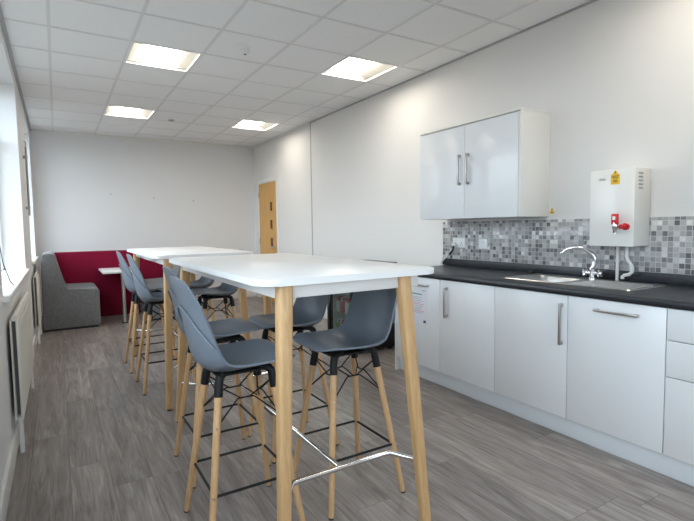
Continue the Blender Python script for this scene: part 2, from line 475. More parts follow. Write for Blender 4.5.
s = thing('smoke_detector', 'round white smoke detector on the ceiling between the two nearest lamps', 'smoke detector', (1.50, 4.17, HC))
make('base', MB().lathe([(.062, 0), (.062, -.018), (.056, -.026)], (1.50, 4.17, HC)), M['sensor'], s)
make('sensing_chamber', MB().lathe([(.044, -.024), (.044, -.052), (.036, -.066), (.014, -.070)], (1.50, 4.17, HC)), M['sensor'], s)
make('status_light', MB().lathe([(.009, -.066), (.009, -.073)], (1.50, 4.15, HC)), M['ink'], s)
tag(make('ceiling_sensor', MB().lathe([(.04, 0), (.038, -.012), (.02, -.022)], (1.515, 7.40, HC)), M['edge_grey'], org=(1.515, 7.4, HC)),
    'tiny round grey sensor on the ceiling between the two far lamps', 'sensor')

# ================================================================== BAR TABLES
TZ = 1.172
def rrect(x0, x1, y0, y1, r, n=8):
    pts = []
    for cx, cy, a0 in ((x1-r, y1-r, 0), (x0+r, y1-r, 90), (x0+r, y0+r, 180), (x1-r, y0+r, 270)):
        for k in range(n+1):
            a = math.radians(a0 + 90*k/n); pts.append((cx + r*math.cos(a), cy + r*math.sin(a)))
    return pts
def bar_table(label, x0, x1, y0, y1, tl, fl, tr, fr):
    cx, cy = (x0+x1)/2, (y0+y1)/2
    t = thing('bar_table', label, 'table', (cx, cy, 0), 'high bar tables')
    make('tabletop', MB().prism(rrect(x0, x1, y0, y1, .075), 'Z', TZ-.028, TZ, .004, 2), M['lam'], t)
    ax0, ax1, ay0, ay1 = x0+.085, x1-.10, y0+.045, y1-.045
    a = MB(); zt, zb = TZ-.028, TZ-.083; w = .025
    a.box(ax0, ax1, ay0, ay0+w, zb, zt, .003).box(ax0, ax1, ay1-w, ay1, zb, zt, .003)
    a.box(ax0, ax0+w, ay0+w, ay1-w, zb, zt, .003).box(ax1-w, ax1, ay0+w, ay1-w, zb, zt, .003)
    make('apron', a, M['apron'], t)
    for sx in (-1, 1):
        for sy in (-1, 1):
            tx = x0+tl if sx < 0 else x1-tr; ty = cy + sy*((y1-y0)/2 - .050)
            fx = x0+fl if sx < 0 else x1-fr; fy = cy + sy*((y1-y0)/2 + .04)
            rings = []
            for z, h in ((0.012, .0225), (TZ-.028, .0305)):
                u = (z) / (TZ-.028); px, py = fx + (tx-fx)*u, fy + (ty-fy)*u
                rings.append([(p[0], p[1], z) for p in rrect(px-h, px+h, py-h, py+h, .012 if z < .5 else .016, 4)])
            lg = make('leg', MB().loft(rings), M['oakleg'], t)
            make('foot_pad', MB().lathe([(.017, 0), (.017, .014)], (fx, fy, 0)), M['rubber'], lg)
    # chrome H-shaped foot rail
    z = .292; rl = MB(); u = z/(TZ-.028)
    lx = x0 + fl + (tl-fl)*u; rx = x1 - fr - (tr-fr)*u
    for sy in (-1, 1):
        ye = cy + sy*((y1-y0)/2 + .04 - .09*u); yi = cy + sy*((y1-y0)/2 - .13)
        rl.tube([(lx, ye - sy*.01, z), (lx+.098, yi+sy*.006, z), (lx+.118, yi, z), (rx-.085, yi, z), (rx-.065, yi+sy*.006, z), (rx, ye - sy*.01, z)], .0125)
    rl.tube([((lx+rx)/2, cy - ((y1-y0)/2 - .13), z), ((lx+rx)/2, cy + ((y1-y0)/2 - .13), z)], .0125)
    make('foot_rail', rl, M['chrome'], t)
    return t
bar_table('nearer high bar table with white top, oak legs and chrome foot rail', .632, 1.512, 1.65, 3.40, .113, .046, .186, .130)
bar_table('farther high bar table with white top and oak legs, towards the red booth', .615, 1.400, 3.755, 5.50, .098, .050, .125, .085)

# ================================================================== BAR STOOLS
def spline(P, n):
    """Catmull-Rom through 2D points, n samples"""
    out = []; m = len(P) - 1
    for i in range(n):
        s = m * i / (n - 1); k = min(int(s), m - 1); t = s - k
        p0, p1, p2, p3 = P[max(k-1, 0)], P[k], P[k+1], P[min(k+2, m)]
        out.append(tuple(.5*((2*b) + (-a+c)*t + (2*a-5*b+4*c-d_)*t*t + (-a+3*b-3*c+d_)*t**3) for a, b, c, d_ in zip(p0, p1, p2, p3)))
    return out
def stool_shell():
    #        x      z     halfwidth lift
    P = [(.222, .776, .190, .000), (.205, .786, .197, .001), (.165, .790, .203, .004), (.09, .772, .208, .018), (.0, .752, .211, .036), (-.085, .741, .212, .055),
         (-.150, .752, .212, .070), (-.192, .792, .211, .074), (-.212, .855, .209, .066), (-.224, .93, .205, .052), (-.241, 1.03, .195, .034),
         (-.257, 1.10, .183, .018), (-.267, 1.142, .172, .009), (-.271, 1.163, .165, .005)]
    n, mt = 61, 22
    S = spline(P, n); bm = bmesh.new()
    L = [0.]
    for a, b in zip(S, S[1:]): L.append(L[-1] + math.hypot(b[0]-a[0], b[1]-a[1]))
    rows = []
    for i in range(n):
        a, b = S[max(i-1, 0)], S[min(i+1, n-1)]
        tx, tz = b[0]-a[0], b[1]-a[1]; q = math.hypot(tx, tz); tx, tz = tx/q, tz/q
        nx, nz = tz, -tx                       # towards the sitter
        if nz < 0 and i < n*.4: nx, nz = -nx, -nz
        if i >= n*.4 and nx < 0: nx, nz = -nx, -nz
        w = S[i][2]
        for dist, rc in ((L[i], .085), (L[-1] - L[i], .095)):
            if dist < rc: w = w - rc + math.sqrt(max(rc*rc - (rc-dist)**2, 0))
        row = []
        for j in range(mt + 1):
            t = -1 + 2*j/mt; l = S[i][3] * abs(t)**2.4
            row.append(bm.verts.new((S[i][0] + nx*l, t*w, S[i][1] + nz*l)))
        rows.append(row)
    for A, B in zip(rows, rows[1:]):
        for j in range(mt): bm.faces.new([A[j], A[j+1], B[j+1], B[j]])
    bmesh.ops.recalc_face_normals(bm, faces=bm.faces[:])
    # give the moulding its wall thickness
    geom = bmesh.ops.solidify(bm, geom=bm.faces[:], thickness=.009)
    bmesh.ops.recalc_face_normals(bm, faces=bm.faces[:])
    mb = MB(); mb.bm.free(); mb.bm = bm
    # moulded crease arching over the outer back
    pts = []
    for k in range(25):
        t = -1 + 2*k/24; zf = .885 + .15*(1 - abs(t)**2.2)
        i = next(q for q in range(n//2, n-1) if S[q][1] <= zf <= S[q+1][1])
        v = (zf - S[i][1]) / (S[i+1][1] - S[i][1])
        x, z, w, l = (p + (q - p)*v for p, q in zip(S[i], S[i+1])); l *= abs(t)**2.4
        pts.append((x - .0085 + l*.97, t*w*.985, z))
    mb.tube(pts, .0038, 8)
    return mb
def make_stool(label):
    t = thing('bar_stool', label, 'stool', (0, 0, 0), 'grey bar stools at the high tables')
    make('shell', stool_shell(), M['plastic'], t, angle=50)
    plate = MB().prism(rrect(-.13, .13, -.11, .11, .03, 4), 'Z', .733, .741)
    make('mounting_plate', plate, M['black'], t)
    F, T = .212, .122; zc = .64; Ty = .10
    def leg_at(sx, sy, z):
        u = z/.70; return Vector((sx*(F + (T-F)*u), sy*(.212 + (Ty-.212)*u), z))
    for sx in (-1, 1):
        for sy in (-1, 1):
            a, b = leg_at(sx, sy, .008), leg_at(sx, sy, .675)
            lg = make('leg', MB().tube([a, a.lerp(b, .02), a.lerp(b, .5), b], [.0125, .0135, .0158, .0168], 16), M['beech'], t)
            make('foot_pad', MB().tube([leg_at(sx, sy, 0) , a], [.0115, .0115], 12), M['rubber'], lg)
            p = leg_at(sx, sy, .252); d = Vector((sx*.6, sy*.6, .05)).normalized()
            for zz_ in (.252, .525):
                p = leg_at(sx, sy, zz_); make('screw', MB().tube([p + Vector((sx*.004, sy*.012, 0)), p + Vector((sx*.006, sy*.019, 0))], .0045, 8), M['steel'], lg)
            p0, p1 = leg_at(sx, sy, .648), leg_at(sx, sy, .70)
            p2 = Vector((p1.x*.96, p1.y*.97, .725)); p3 = Vector((p1.x*.80, p1.y*.88, .739)); p4 = Vector((p1.x*.45, p1.y*.7, .741))
            make('leg_bracket', MB().tube([p0, p1, p2, p3, p4], [.0192, .0192, .0185, .0165, .013], 14), M['black'], t)
    # wire cross bracing on the four sides
    w = MB(); r = .0036
    for (a, b) in (((-1,-1),(1,-1)), ((1,-1),(1,1)), ((1,1),(-1,1)), ((-1,1),(-1,-1))):
        for (p, q) in ((a, b), (b, a)):
            hi = leg_at(*p, .69); lo = leg_at(*q, .525)
            mid = hi.lerp(lo, .5); inn = Vector((mid.x*.72, mid.y*.72, mid.z + .008))
            off = (lo - hi).normalized()*.035; off.z = 0
            w.tube([hi, inn - off, inn + off, lo], r, 6)
    make('wire_brace', w, M['black'], t)
    f = MB(); zr = .252; c = [leg_at(sx, sy, zr) + Vector((-sx*.004, sy*.004, 0)) for sx, sy in ((-1,-1),(1,-1),(1,1),(-1,1))]
    for i in range(4): f.tube([c[i], c[(i+1) % 4]], .0062, 8)
    make('footrest_ring', f, M['black'], t)
    return t
proto = make_stool('grey bar stool nearest the window side of the nearer table, first in the left row')
proto.location = (.684, 2.095, 0)
for loc, rz, lab in [
    ((.764, 2.715, 0), 0, 'grey bar stool on the window side of the nearer table, directly behind the first stool'),
    ((1.245, 2.085, 0), PI, 'grey bar stool in front of the black drinks fridge, nearest of the right row'),
    ((1.228, 2.73, 0), PI, 'grey bar stool on the kitchen side of the nearer table, behind its left front leg'),
    ((.768, 4.385, 0), 0, 'grey bar stool on the window side of the farther table, the nearer of its two'),
    ((.757, 5.10, 0), 0, 'grey bar stool beside the farther table, closest to the small booth table'),
    ((1.236, 4.40, 0), PI, 'grey bar stool on the kitchen side of the farther table, the nearer and larger seen'),
    ((1.214, 5.12, 0), PI, 'grey bar stool on the kitchen side of the farther table, the one farther back')]:
    dup(proto, loc, rz, lab)

# ================================================================== RED BOOTH
tag(make('booth_screen', MB().box(-.05, 1.83, 8.45, 8.52, .0, 1.045, .012), M['burgundy'], org=(.8, 8.48, 0)),
    'burgundy fabric booth screen standing across the end of the room behind the grey seats', 'screen')
def booth_seat(label, mirror):
    X0 = -.215 if not mirror else 1.815
    t = thing('booth_sofa', label, 'sofa', (X0, 8.0, 0), 'grey booth sofas')
    f = (lambda x: x) if not mirror else (lambda x: 1.60 - x)
    back = [(-.215, .03), (-.200, 1.02), (-.185, 1.05), (-.155, 1.065), (-.085, 1.065), (-.055, 1.05), (-.04, 1.02), (.075, .55), (.075, .03)]
    seat = [(.075, .03), (.075, .545), (.10, .562), (.43, .555), (.462, .545), (.478, .515), (.478, .03)]
    body = back[:-1][:7] + [(.072, .552)] + seat[2:] + []
    body = [(-.215, .03)] + back[1:7] + [(.065, .575), (.085, .562)] + seat[2:]
    make('upholstered_body', MB().prism([(f(x), z) for x, z in body], 'Y', 7.56, 8.44, .010, 3), M['sofa'], t)
    xa, xb = sorted((f(-.19), f(.45))); make('base', MB().box(xa, xb, 7.58, 8.42, 0, .035), M['rubber'], t)
booth_seat('grey upholstered booth sofa facing right, against the window wall in the far corner', False)
booth_seat('grey upholstered booth sofa facing left, mostly hidden behind the farther bar table', True)
t = thing('booth_table', 'small white booth table on a steel leg in front of the burgundy screen', 'table', (.8, 8.0, 0))
make('tabletop', MB().prism(rrect(.535, 1.02, 7.56, 8.445, .03, 4), 'Z', .745, .772, .003), M['lam'], t)
make('leg', MB().tube([(.80, 7.66, .01), (.80, 7.66, .745)], .028, 16), M['steel'], t)
make('foot_pad', MB().lathe([(.034, 0), (.034, .012)], (.80, 7.66, 0)), M['rubber'], t)
make('wall_bracket', MB().box(.62, .97, 8.38, 8.449, .70, .745), M['steel'], t)

# ================================================================== RADIATORS, POLE, CORD, HOOKS on the window side
def radiator(label, y0, y1, z0, z1):
    t = thing('radiator', label, 'radiator', (XL+.04, (y0+y1)/2, 0), 'cream panel radiators')
    xf = XL+.064
    p = MB().box(xf-.014, xf, y0, y1, z0, z1, .005)
    for k in range(int((y1-y0)/.045)): p.box(xf-.002, xf+.004, y0+.02+k*.045, y0+.045+k*.045, z0+.035, z1-.045, .002, 1)
    make('front_panel', p, M['rad'], t)
    make('rear_panel', MB().box(XL+.02, XL+.03, y0, y1, z0, z1, .004), M['rad'], t)
    g = MB()
    for k in range(int((y1-y0-.03)/.03)): g.box(XL+.031, xf-.015, y0+.03+k*.03, y0+.036+k*.03, z0+.03, z1-.015)
    make('convector_fins', g, M['grille'], t)
    make('top_rail', MB().tube([(XL+.045, y0+.0, z1+.012), (XL+.045, y1, z1+.012)], .016, 14), M['rad'], t)
    make('wall_bracket', MB().box(XL, XL+.03, y0+.25, y0+.29, z0+.1, z1-.1).box(XL, XL+.03, y1-.29, y1-.25, z0+.1, z1-.1), M['rad'], t)
    make('valve', MB().lathe([(.016, 0), (.016, .05), (.022, .052), (.022, .085), (.012, .09)], (XL+.045, y1+.03, z0-.05)).tube([(XL+.045, y1-.02, z0+.02), (XL+.045, y1+.03, z0+.02)], .010), M['steel'], t)
    make('pipe', MB().tube([(XL+.045, y1+.03, 0), (XL+.045, y1+.03, z0-.03)], .013), M['pipe'], t)
    make('pipe', MB().tube([(XL+.045, y0+.03, 0), (XL+.045, y0+.03, z0+.02)], .013), M['pipe'], t)
radiator('cream panel radiator under the nearer window sill at the left edge', 3.47, 4.88, .21, .83)
radiator('cream panel radiator under the far window beside the grey booth seat', 6.78, 7.45, .20, .82)

t = thing('window_pole', 'slim grey window pole hanging on the pier between the two windows', 'pole', (XL+.03, 6.7, 1.5))
make('rod', MB().tube([(XL+.032, 6.62, 1.55), (XL+.032, 6.62, 2.33)], .011), M['pole'], t)
make('hook', MB().tube([(XL+.032, 6.62, 2.33), (XL+.034, 6.62, 2.38), (XL+.02, 6.62, 2.40)], .007), M['pole'], t)
for z in (1.62, 2.2): make('clip', MB().box(XL, XL+.045, 6.60, 6.64, z, z+.03), M['pole'], t)
tag(make('blind_cord', MB().tube([(XL-.05, 3.9, 1.9), (XL-.05, 3.9, 1.4), (XL-.03, 3.95, 1.15), (XL+.0, 4.02, 1.02), (XL+.01, 4.1, .99)], .003, 6), M['cableblack'], org=(XL, 3.9, .99)),
    'thin dark blind cord trailing onto the nearer window sill', 'cord')
for (x, z) in ((.82, 1.985), (1.515, 1.94), (2.205, 1.90)):
    o = tag(make('wall_hook', MB().lathe([(.012, 0), (.012, -.008), (.007, -.02)], (x, YB, z), 'Y', 10), M['satin'], org=(x, YB, z)), '', 'hook', 'hooks on the back wall')
    o['label'] = {.82: 'tiny metal hook on the back wall, leftmost of three in a row', 1.515: 'tiny metal hook on the back wall, middle of three in a row',
                  2.205: 'tiny metal hook on the back wall, rightmost of three in a row'}[x]

# ================================================================== KITCHEN RUN
XF = 2.704                        # door fronts
Y = [3.57, 2.9665, 2.381, 1.7995, 1.234, .60]
ZB, ZT = .132, .922
def handle(parent, p0, p1):
    """bar handle between two points on the door front, on two square posts"""
    (ya, za), (yb, zb) = p0, p1; h = MB(); r = .007
    x = XF - .028 if parent.get('xf') is None else parent['xf'] - .028
    xf = x + .028
    if abs(za - zb) > abs(ya - yb):
        h.box(x-r, x+r, ya-r, ya+r, min(za, zb), max(za, zb), .003)
        for z in (min(za, zb)+.012, max(za, zb)-.012): h.box(x, xf+.001, ya-r, ya+r, z-.012, z+.012, .003)
    else:
        h.box(x-r, x+r, min(ya, yb), max(ya, yb), za-r, za+r, .003)
        for y in (min(ya, yb)+.012, max(ya, yb)-.012): h.box(x, xf+.001, y-.012, y+.012, za-r, za+r, .003)
    return make('handle', h, M['satin'], parent)
def unit(name, label, i, endpanel=False):
    y1, y0 = Y[i], Y[i+1]
    t = thing(name, label, 'cabinet', (3.0, (y0+y1)/2, 0), 'white base cabinets under the worktop')
    c = MB(); w = .018
    c.box(XF+.02, XR-.03, y0, y0+w, ZB, ZT).box(XF+.02, XR-.03, y1-w, y1, ZB, ZT)
    c.box(XF+.02, XR-.03, y0+w, y1-w, ZB, ZB+w).box(XF+.04, XF+.12, y0+w, y1-w, ZT-w, ZT).box(XR-.04, XR-.03, y0+w, y1-w, ZB, ZT)
    make('carcass', c, M['carcass'], t)
    if endpanel:
        make('end_panel', MB().box(XF-.0, XR-.002, y1+.001, y1+.019, 0, ZT, .002), M['carcass'], t)
    return t, y0, y1
G = .0022
def door(t, y0, y1, z0=ZB+.0, z1=ZT-.004, name='door'):
    return make(name, MB().box(XF, XF+.019, y0+G, y1-G, z0, z1, .0025), M['gloss'], t)
t, a, b = unit('base_cabinet', 'white gloss base cabinet with horizontal handle and taped notice, at the fridge end', 0, True)
d1 = door(t, a, b); handle(d1, (3.10, .853), (3.34, .853))
t, a, b = unit('base_cabinet', 'white gloss base cabinet with vertical handle on its left edge, second from the fridge', 1)
d1 = door(t, a, b); handle(d1, (a+.50, .612), (a+.50, .862))
t, a, b = unit('base_cabinet', 'white gloss base cabinet under the sink bowl, vertical handle on its right edge', 2)
d1 = door(t, a, b); handle(d1, (a+.037, .602), (a+.037, .868))
t, a, b = unit('base_cabinet', 'wide white appliance door with horizontal handle under the drainer', 3)
d1 = door(t, a, b); handle(d1, (1.372, .857), (1.618, .857))
t, a, b = unit('drawer_cabinet', 'white drawer cabinet cut by the right edge of the photo', 4)
for z0, z1 in ((ZB, .553), (.557, .748), (.752, ZT-.004)): door(t, a, b, z0, z1, 'drawer')
tag(make('plinth', MB().box(XF+.045, XF+.06, Y[5], Y[0]+.0, 0, ZB-.004, .001), M['plinth'], org=(XF+.05, 2, 0)),
    'long white plinth along the floor under the base cabinets', 'plinth')
# worktop with a hole for the sink, upstand behind
WZ0, WZ1 = .924, .966; WX0, WX1 = 2.682, XR-.002
SY0, SY1, SX0, SX1 = 1.50, 2.45, 2.86, 3.30           # sink outline
mb = MB()
prof = [(WX0, WZ0+.006), (WX0+.004, WZ0), (SX0+.02, WZ0), (SX0+.02, WZ1), (WX0+.014, WZ1), (WX0+.005, WZ1-.004), (WX0, WZ1-.014)]
mb.prism(prof, 'Y', Y[5], 3.60)
mb.box(SX1-.02, WX1, Y[5], 3.60, WZ0, WZ1).box(SX0+.02, SX1-.02, SY1-.02, 3.60, WZ0, WZ1).box(SX0+.02, SX1-.02, Y[5], SY0+.02, WZ0, WZ1)
tag(make('worktop', mb, M['worktop'], org=(3.0, 2, WZ0)), 'black speckled laminate worktop running along the white base cabinets', 'worktop')
tag(make('upstand', MB().box(XR-.022, XR-.002, Y[5], 3.655, WZ1+.001, 1.033, .0015), M['worktop'], org=(XR, 2, WZ1)),
    'low black upstand strip between the worktop and the mosaic tiles', 'upstand')

# sink
t = thing('sink', 'stainless steel inset sink with bowl and ribbed drainer set in the black worktop', 'sink', (3.08, 2.0, WZ1))
zs = WZ1 + .003; bx0, bx1, by0, by1 = 2.90, 3.22, 2.00, 2.365
def ring(x0, x1, y0, y1, r, z): return [(p[0], p[1], z) for p in rrect(x0, x1, y0, y1, r, 5)]
bm_ = MB(); bm = bm_.bm
R = [[bm.verts.new(p) for p in r] for r in (ring(SX0, SX1, SY0, SY1, .04, WZ1+.0005), ring(SX0+.004, SX1-.004, SY0+.004, SY1-.004, .038, zs+.002), ring(SX0+.02, SX1-.02, SY0+.02, SY1-.02, .03, zs))]
for A, B in zip(R, R[1:]):
    n = len(A)
    for k in range(n): bm.faces.new([A[k], A[(k+1) % n], B[(k+1) % n], B[k]])
Bq = [[bm.verts.new(p) for p in r] for r in (ring(bx0, bx1, by0, by1, .06, zs), ring(bx0+.006, bx1-.006, by0+.006, by1-.006, .056, zs-.008), ring(bx0+.02, bx1-.02, by0+.02, by1-.02, .05, zs-.15), ring(bx0+.06, bx1-.06, by0+.06, by1-.06, .03, zs-.16))]
for A, B in zip(Bq, Bq[1:]):
    n = len(A)
    for k in range(n): bm.faces.new([A[k], A[(k+1) % n], B[(k+1) % n], B[k]])
bm.faces.new(Bq[-1])
o_, i_ = R[-1], Bq[0]; n = len(o_)
for k in range(n): bm.faces.new([o_[k], o_[(k+1) % n], i_[(k+1) % n], i_[k]])
bmesh.ops.recalc_face_normals(bm, faces=bm.faces[:])
make('basin', bm_, M['steel'], t)
rb = MB()
for k in range(9): rb.box(SX0+.07+k*.034, SX0+.082+k*.034, SY0+.05, 1.93, zs-.001, zs+.004, .002, 1)
make('drainer_ribs', rb, M['steel'], t)
make('waste_ring', MB().lathe([(.04, 0), (.04, .004), (.025, .004)], (3.06, 2.21, zs-.16)), M['chrome'], t)
tag(make('sink_plug', MB().lathe([(.024, 0), (.028, .004), (.028, .012), (.012, .018), (.008, .03)], (3.345, 2.56, WZ1)).tube([(3.345, 2.56, WZ1+.025), (3.34, 2.53, WZ1+.03), (3.33, 2.49, WZ1+.012), (3.315, 2.465, WZ1+.006)], .004, 6), M['rubber'], org=(3.345, 2.56, WZ1)),
    'small black rubber plug lying on the worktop behind the sink bowl', 'plug')
# mixer tap
tx, ty = 3.262, 1.985
t = thing('mixer_tap', 'chrome swan-neck mixer tap with two handles at the sink', 'tap', (tx, ty, zs))
make('tap_body', MB().lathe([(.026, 0), (.026, .008), (.018, .014), (.018, .06), (.022, .07), (.016, .085)], (tx, ty, zs)).tube([(tx, ty-.036, zs+.045), (tx, ty+.036, zs+.045)], .014), M['chrome'], t)
pts = [(tx - .55*q, ty + .84*q, zs + h) for q, h in spline([(0, .08), (-.012, .12), (-.010, .158), (.022, .196), (.070, .220), (.125, .224), (.170, .212), (.205, .180)], 26)]
make('spout', MB().tube(pts, [.014]*(len(pts)-1)+[.012], 12), M['chrome'], t)
for s in (-1, 1):
    hd = MB().lathe([(.012, 0), (.016, s*.006), (.016, s*.03), (.010, s*.036)], (tx, ty+s*.036, zs+.045), 'Y', 14)
    for k in range(4):
        a = PI/4 + PI/2*k; hd.tube([(tx, ty+s*.053, zs+.045), (tx+.03*math.cos(a), ty+s*.057, zs+.045+.03*math.sin(a))], [.007, .008], 8)
    make('tap_handle', hd, M['chrome'], t)

# water boiler on the wall
BX, BY0, BY1, BZ0, BZ1 = 3.18, 1.665, 1.962, 1.212, 1.724
t = thing('water_boiler', 'white wall-mounted water boiler with red tap above the drainer', 'water heater', (XR-.012, 1.81, BZ0))
make('casing', MB().box(BX+.012, XR-.013, BY0, BY1, BZ0, BZ1, .006), M['boiler'], t)
make('front_cover', MB().box(BX, BX+.014, BY0-.002, BY1+.002, BZ0-.002, BZ1+.002, .006), M['boiler'], t)
v = MB()
for k in range(5): v.box(BX+.045, BX+.10, BY0-.002, BY0+.004, 1.588+k*.024, 1.597+k*.024, .001, 1)
make('vent_slots', v, M['inkgrey'], t)
yy, zz = 1.728, 1.342
tp = make('tap', MB().tube([(BX+.001, yy-.018, zz), (BX-.02, yy-.018, zz)], .023, 16).tube([(BX-.02, yy-.018, zz), (BX-.055, yy-.01, zz)], .016), M['red'], t)
make('tap_lever', MB().box(BX-.078, BX-.052, yy+.0, yy+.042, zz+.012, zz+.085, .007), M['red'], tp)
make('lever_window', MB().box(BX-.0795, BX-.077, yy+.012, yy+.030, zz+.045, zz+.068), M['sensor'], tp)
make('tap_spout', MB().lathe([(.016, .03), (.018, .012), (.018, -.008), (.012, -.02), (.012, -.045)], (BX-.062, yy+.021, zz)), M['chrome'], tp)
lb = make('warning_label', MB().box(BX-.001, BX+.001, 1.760, 1.820, 1.622, 1.690), M['yellow'], t)
make('warning_triangle', MB().prism([(1.768, 1.686), (1.812, 1.686), (1.790, 1.718)], 'X', BX-.0012, BX+.001), M['yellow'], lb)
k_ = MB().box(BX-.0022, BX-.001, 1.7875, 1.7925, 1.694, 1.707)
for z, wd in ((1.675, .044), (1.665, .038), (1.648, .028), (1.638, .028)): k_.box(BX-.0022, BX-.0009, 1.790-wd/2, 1.790+wd/2, z, z+.004)
make('label_print', k_, M['ink'], lb)
lg = MB(); p = [(1.905, 1.652), (1.893, 1.672), (1.889, 1.653), (1.880, 1.669), (1.876, 1.653), (1.868, 1.668), (1.863, 1.654), (1.852, 1.663)]
lg.tube([(BX-.001, a, b) for a, b in p], .0018, 5)
make('maker_mark', lg, M['inkgrey'], t)
make('feed_pipe', MB().tube([(3.33, 1.845, BZ0), (3.33, 1.845, WZ1)], .011).lathe([(.015, 0), (.015, .02)], (3.33, 1.845, WZ1+.13)), M['pipe'], t)
make('overflow_pipe', MB().tube([(3.315, 1.775, BZ0), (3.315, 1.775, 1.14), (3.315, 1.768, 1.115), (3.315, 1.745, 1.085), (3.315, 1.735, 1.06), (3.315, 1.737, 1.035), (3.315, 1.755, 1.016), (3.31, 1.785, 1.008), (3.305, 1.795, .998), (3.305, 1.795, .983)], .012), M['pipe'], t)

# wall cupboards
def cupboard(label, y0, y1, z0, z1, doors):
    x0 = 3.04; w = .018
    t = thing('wall_cupboard', label, 'cabinet', (XR, (y0+y1)/2, z0), 'white wall cupboards')
    c = MB()
    c.box(x0+.021, XR-.001, y0+w, y1-w, z0, z0+w).box(x0+.021, XR-.001, y0+w, y1-w, z1-w, z1).box(XR-.01, XR-.001, y0+w, y1-w, z0+w, z1-w).box(x0+.021, XR-.001, y1-w, y1, z0, z1, .001)
    make('carcass', c, M['carcass'], t)
    make('side_panel', MB().box(x0, XR-.001, y0, y0+w-.001, z0, z1, .002), M['carcass'], t)
    make('top_panel', MB().box(x0-.004, XR-.001, y0, y1, z1+.001, z1+.019, .002), M['carcass'], t)
    n = len(doors)
    ya = y0 + w
    for (a, b, hy) in doors:
        dd = make('door', MB().box(x0, x0+.019, a+G, b-G, z0, z1-.010, .0025), M['gloss'], t)
        dd['xf'] = x0
        if hy: handle(dd, (hy, 1.716), (hy, 1.980))
    return t
cupboard('white gloss two-door wall cupboard above the left end of the worktop', 2.437, 3.615, 1.426, 2.232, [(2.456, 3.024, 2.975), (3.024, 3.612, 3.072)])
cupboard('white wall cupboard only just entering at the right edge of the photo', .30, 1.285, 1.436, 2.240, [(.32, .80, None), (.80, 1.282, None)])

# sockets, warning sticker, cable
def wallplate(name, label, cat, y0, y1, z0, z1, gang):
    t = thing(name, label, cat, (XR-.012, (y0+y1)/2, z0))
    make('face_plate', MB().box(XR-.022, XR-.012, y0, y1, z0, z1, .003), M['socket'], t)
    for k in range(gang):
        yc = y0 + (y1-y0)*(k+.5)/gang
        make('rocker_switch', MB().box(XR-.026, XR-.021, yc-.012, yc+.012, (z0+z1)/2+.008, (z0+z1)/2+.034, .002), M['socket'], t)
        if gang > 1:
            s = MB().box(XR-.0228, XR-.0218, yc-.004, yc+.004, (z0+z1)/2-.004, (z0+z1)/2+.004)
            for q in (-.014, .014): s.box(XR-.0228, XR-.0218, yc+q-.004, yc+q+.004, (z0+z1)/2-.026, (z0+z1)/2-.021)
            make('socket_holes', s, M['ink'], t)
wallplate('power_socket', 'white double power socket on the mosaic under the cupboard, the wider left plate', 'socket', 3.345, 3.505, 1.148, 1.245, 2)
wallplate('switch_plate', 'white single fused switch plate on the mosaic, right of the double socket', 'switch', 3.062, 3.165, 1.145, 1.238, 1)
t = thing('appliance_cable', 'dark plug with pale cable running down from the double socket to the worktop end', 'cable', (XR-.03, 3.5, 1.15))
make('plug', MB().box(XR-.062, XR-.0265, 3.44, 3.485, 1.165, 1.195, .006), M['socket'], t)
make('lead', MB().tube([(XR-.05, 3.463, 1.165), (XR-.055, 3.475, 1.12), (XR-.06, 3.52, 1.075), (XR-.052, 3.575, 1.045), (XR-.045, 3.64, 1.005), (XR-.03, 3.675, .955), (XR-.02, 3.68, .6), (XR-.02, 3.68, .2)], .0075, 8), M['cable'], t)
make('lead_grip', MB().tube([(XR-.05, 3.463, 1.165), (XR-.055, 3.475, 1.12), (XR-.06, 3.515, 1.078)], .0095, 8), M['cableblack'], t)
t = thing('warning_sticker', 'small yellow warning sticker with black triangle beside the wall cupboard', 'sticker', (XR, 2.41, 1.44))
make('sticker_sheet', MB().box(XR-.0015, XR, 2.385, 2.432, 1.447, 1.506), M['sensor'], t)
make('yellow_panel', MB().prism([(2.392, 1.470), (2.426, 1.470), (2.409, 1.502)], 'X', XR-.0025, XR-.001).box(XR-.0025, XR-.001, 2.389, 2.429, 1.449, 1.468), M['yellow'], t)
k_ = MB().box(XR-.0034, XR-.0022, 2.4065, 2.4115, 1.474, 1.490)
for z in (1.462, 1.456): k_.box(XR-.0034, XR-.0022, 2.394, 2.424, z, z+.0025)
make('print', k_, M['ink'], t)

# notice on the first cabinet
t = thing('paper_notice', 'white printed paper notice taped to the base cabinet door by the fridge', 'notice', (XF, 3.22, .5))
PX = XF - .0012
make('sheet', MB().box(PX, PX+.001, 3.118, 3.345, .497, .818), M['paper'], t)
make('heading', MB().box(PX-.0008, PX, 3.19, 3.33, .762, .772), M['inkgreen'], t)
k_ = MB()
for i, z in enumerate((.738, .722, .706, .690, .660, .644, .628, .600)): k_.box(PX-.0008, PX, 3.335 - random.uniform(.12, .185), 3.33, z, z+.004)
make('text_lines', k_, M['inkgrey'], t)
k_ = MB()
for z in (.676, .614): k_.box(PX-.0008, PX, 3.16, 3.33, z, z+.005)
make('highlight_lines', k_, M['inkred'], t)
make('emblem', MB().prism([(3.135, .52), (3.175, .52), (3.165, .545), (3.155, .535), (3.148, .55)], 'X', PX-.0008, PX), M['ink'], t)
make('corner_mark', MB().box(PX-.0008, PX, 3.14, 3.19, .80, .806), M['inkgrey'], t)

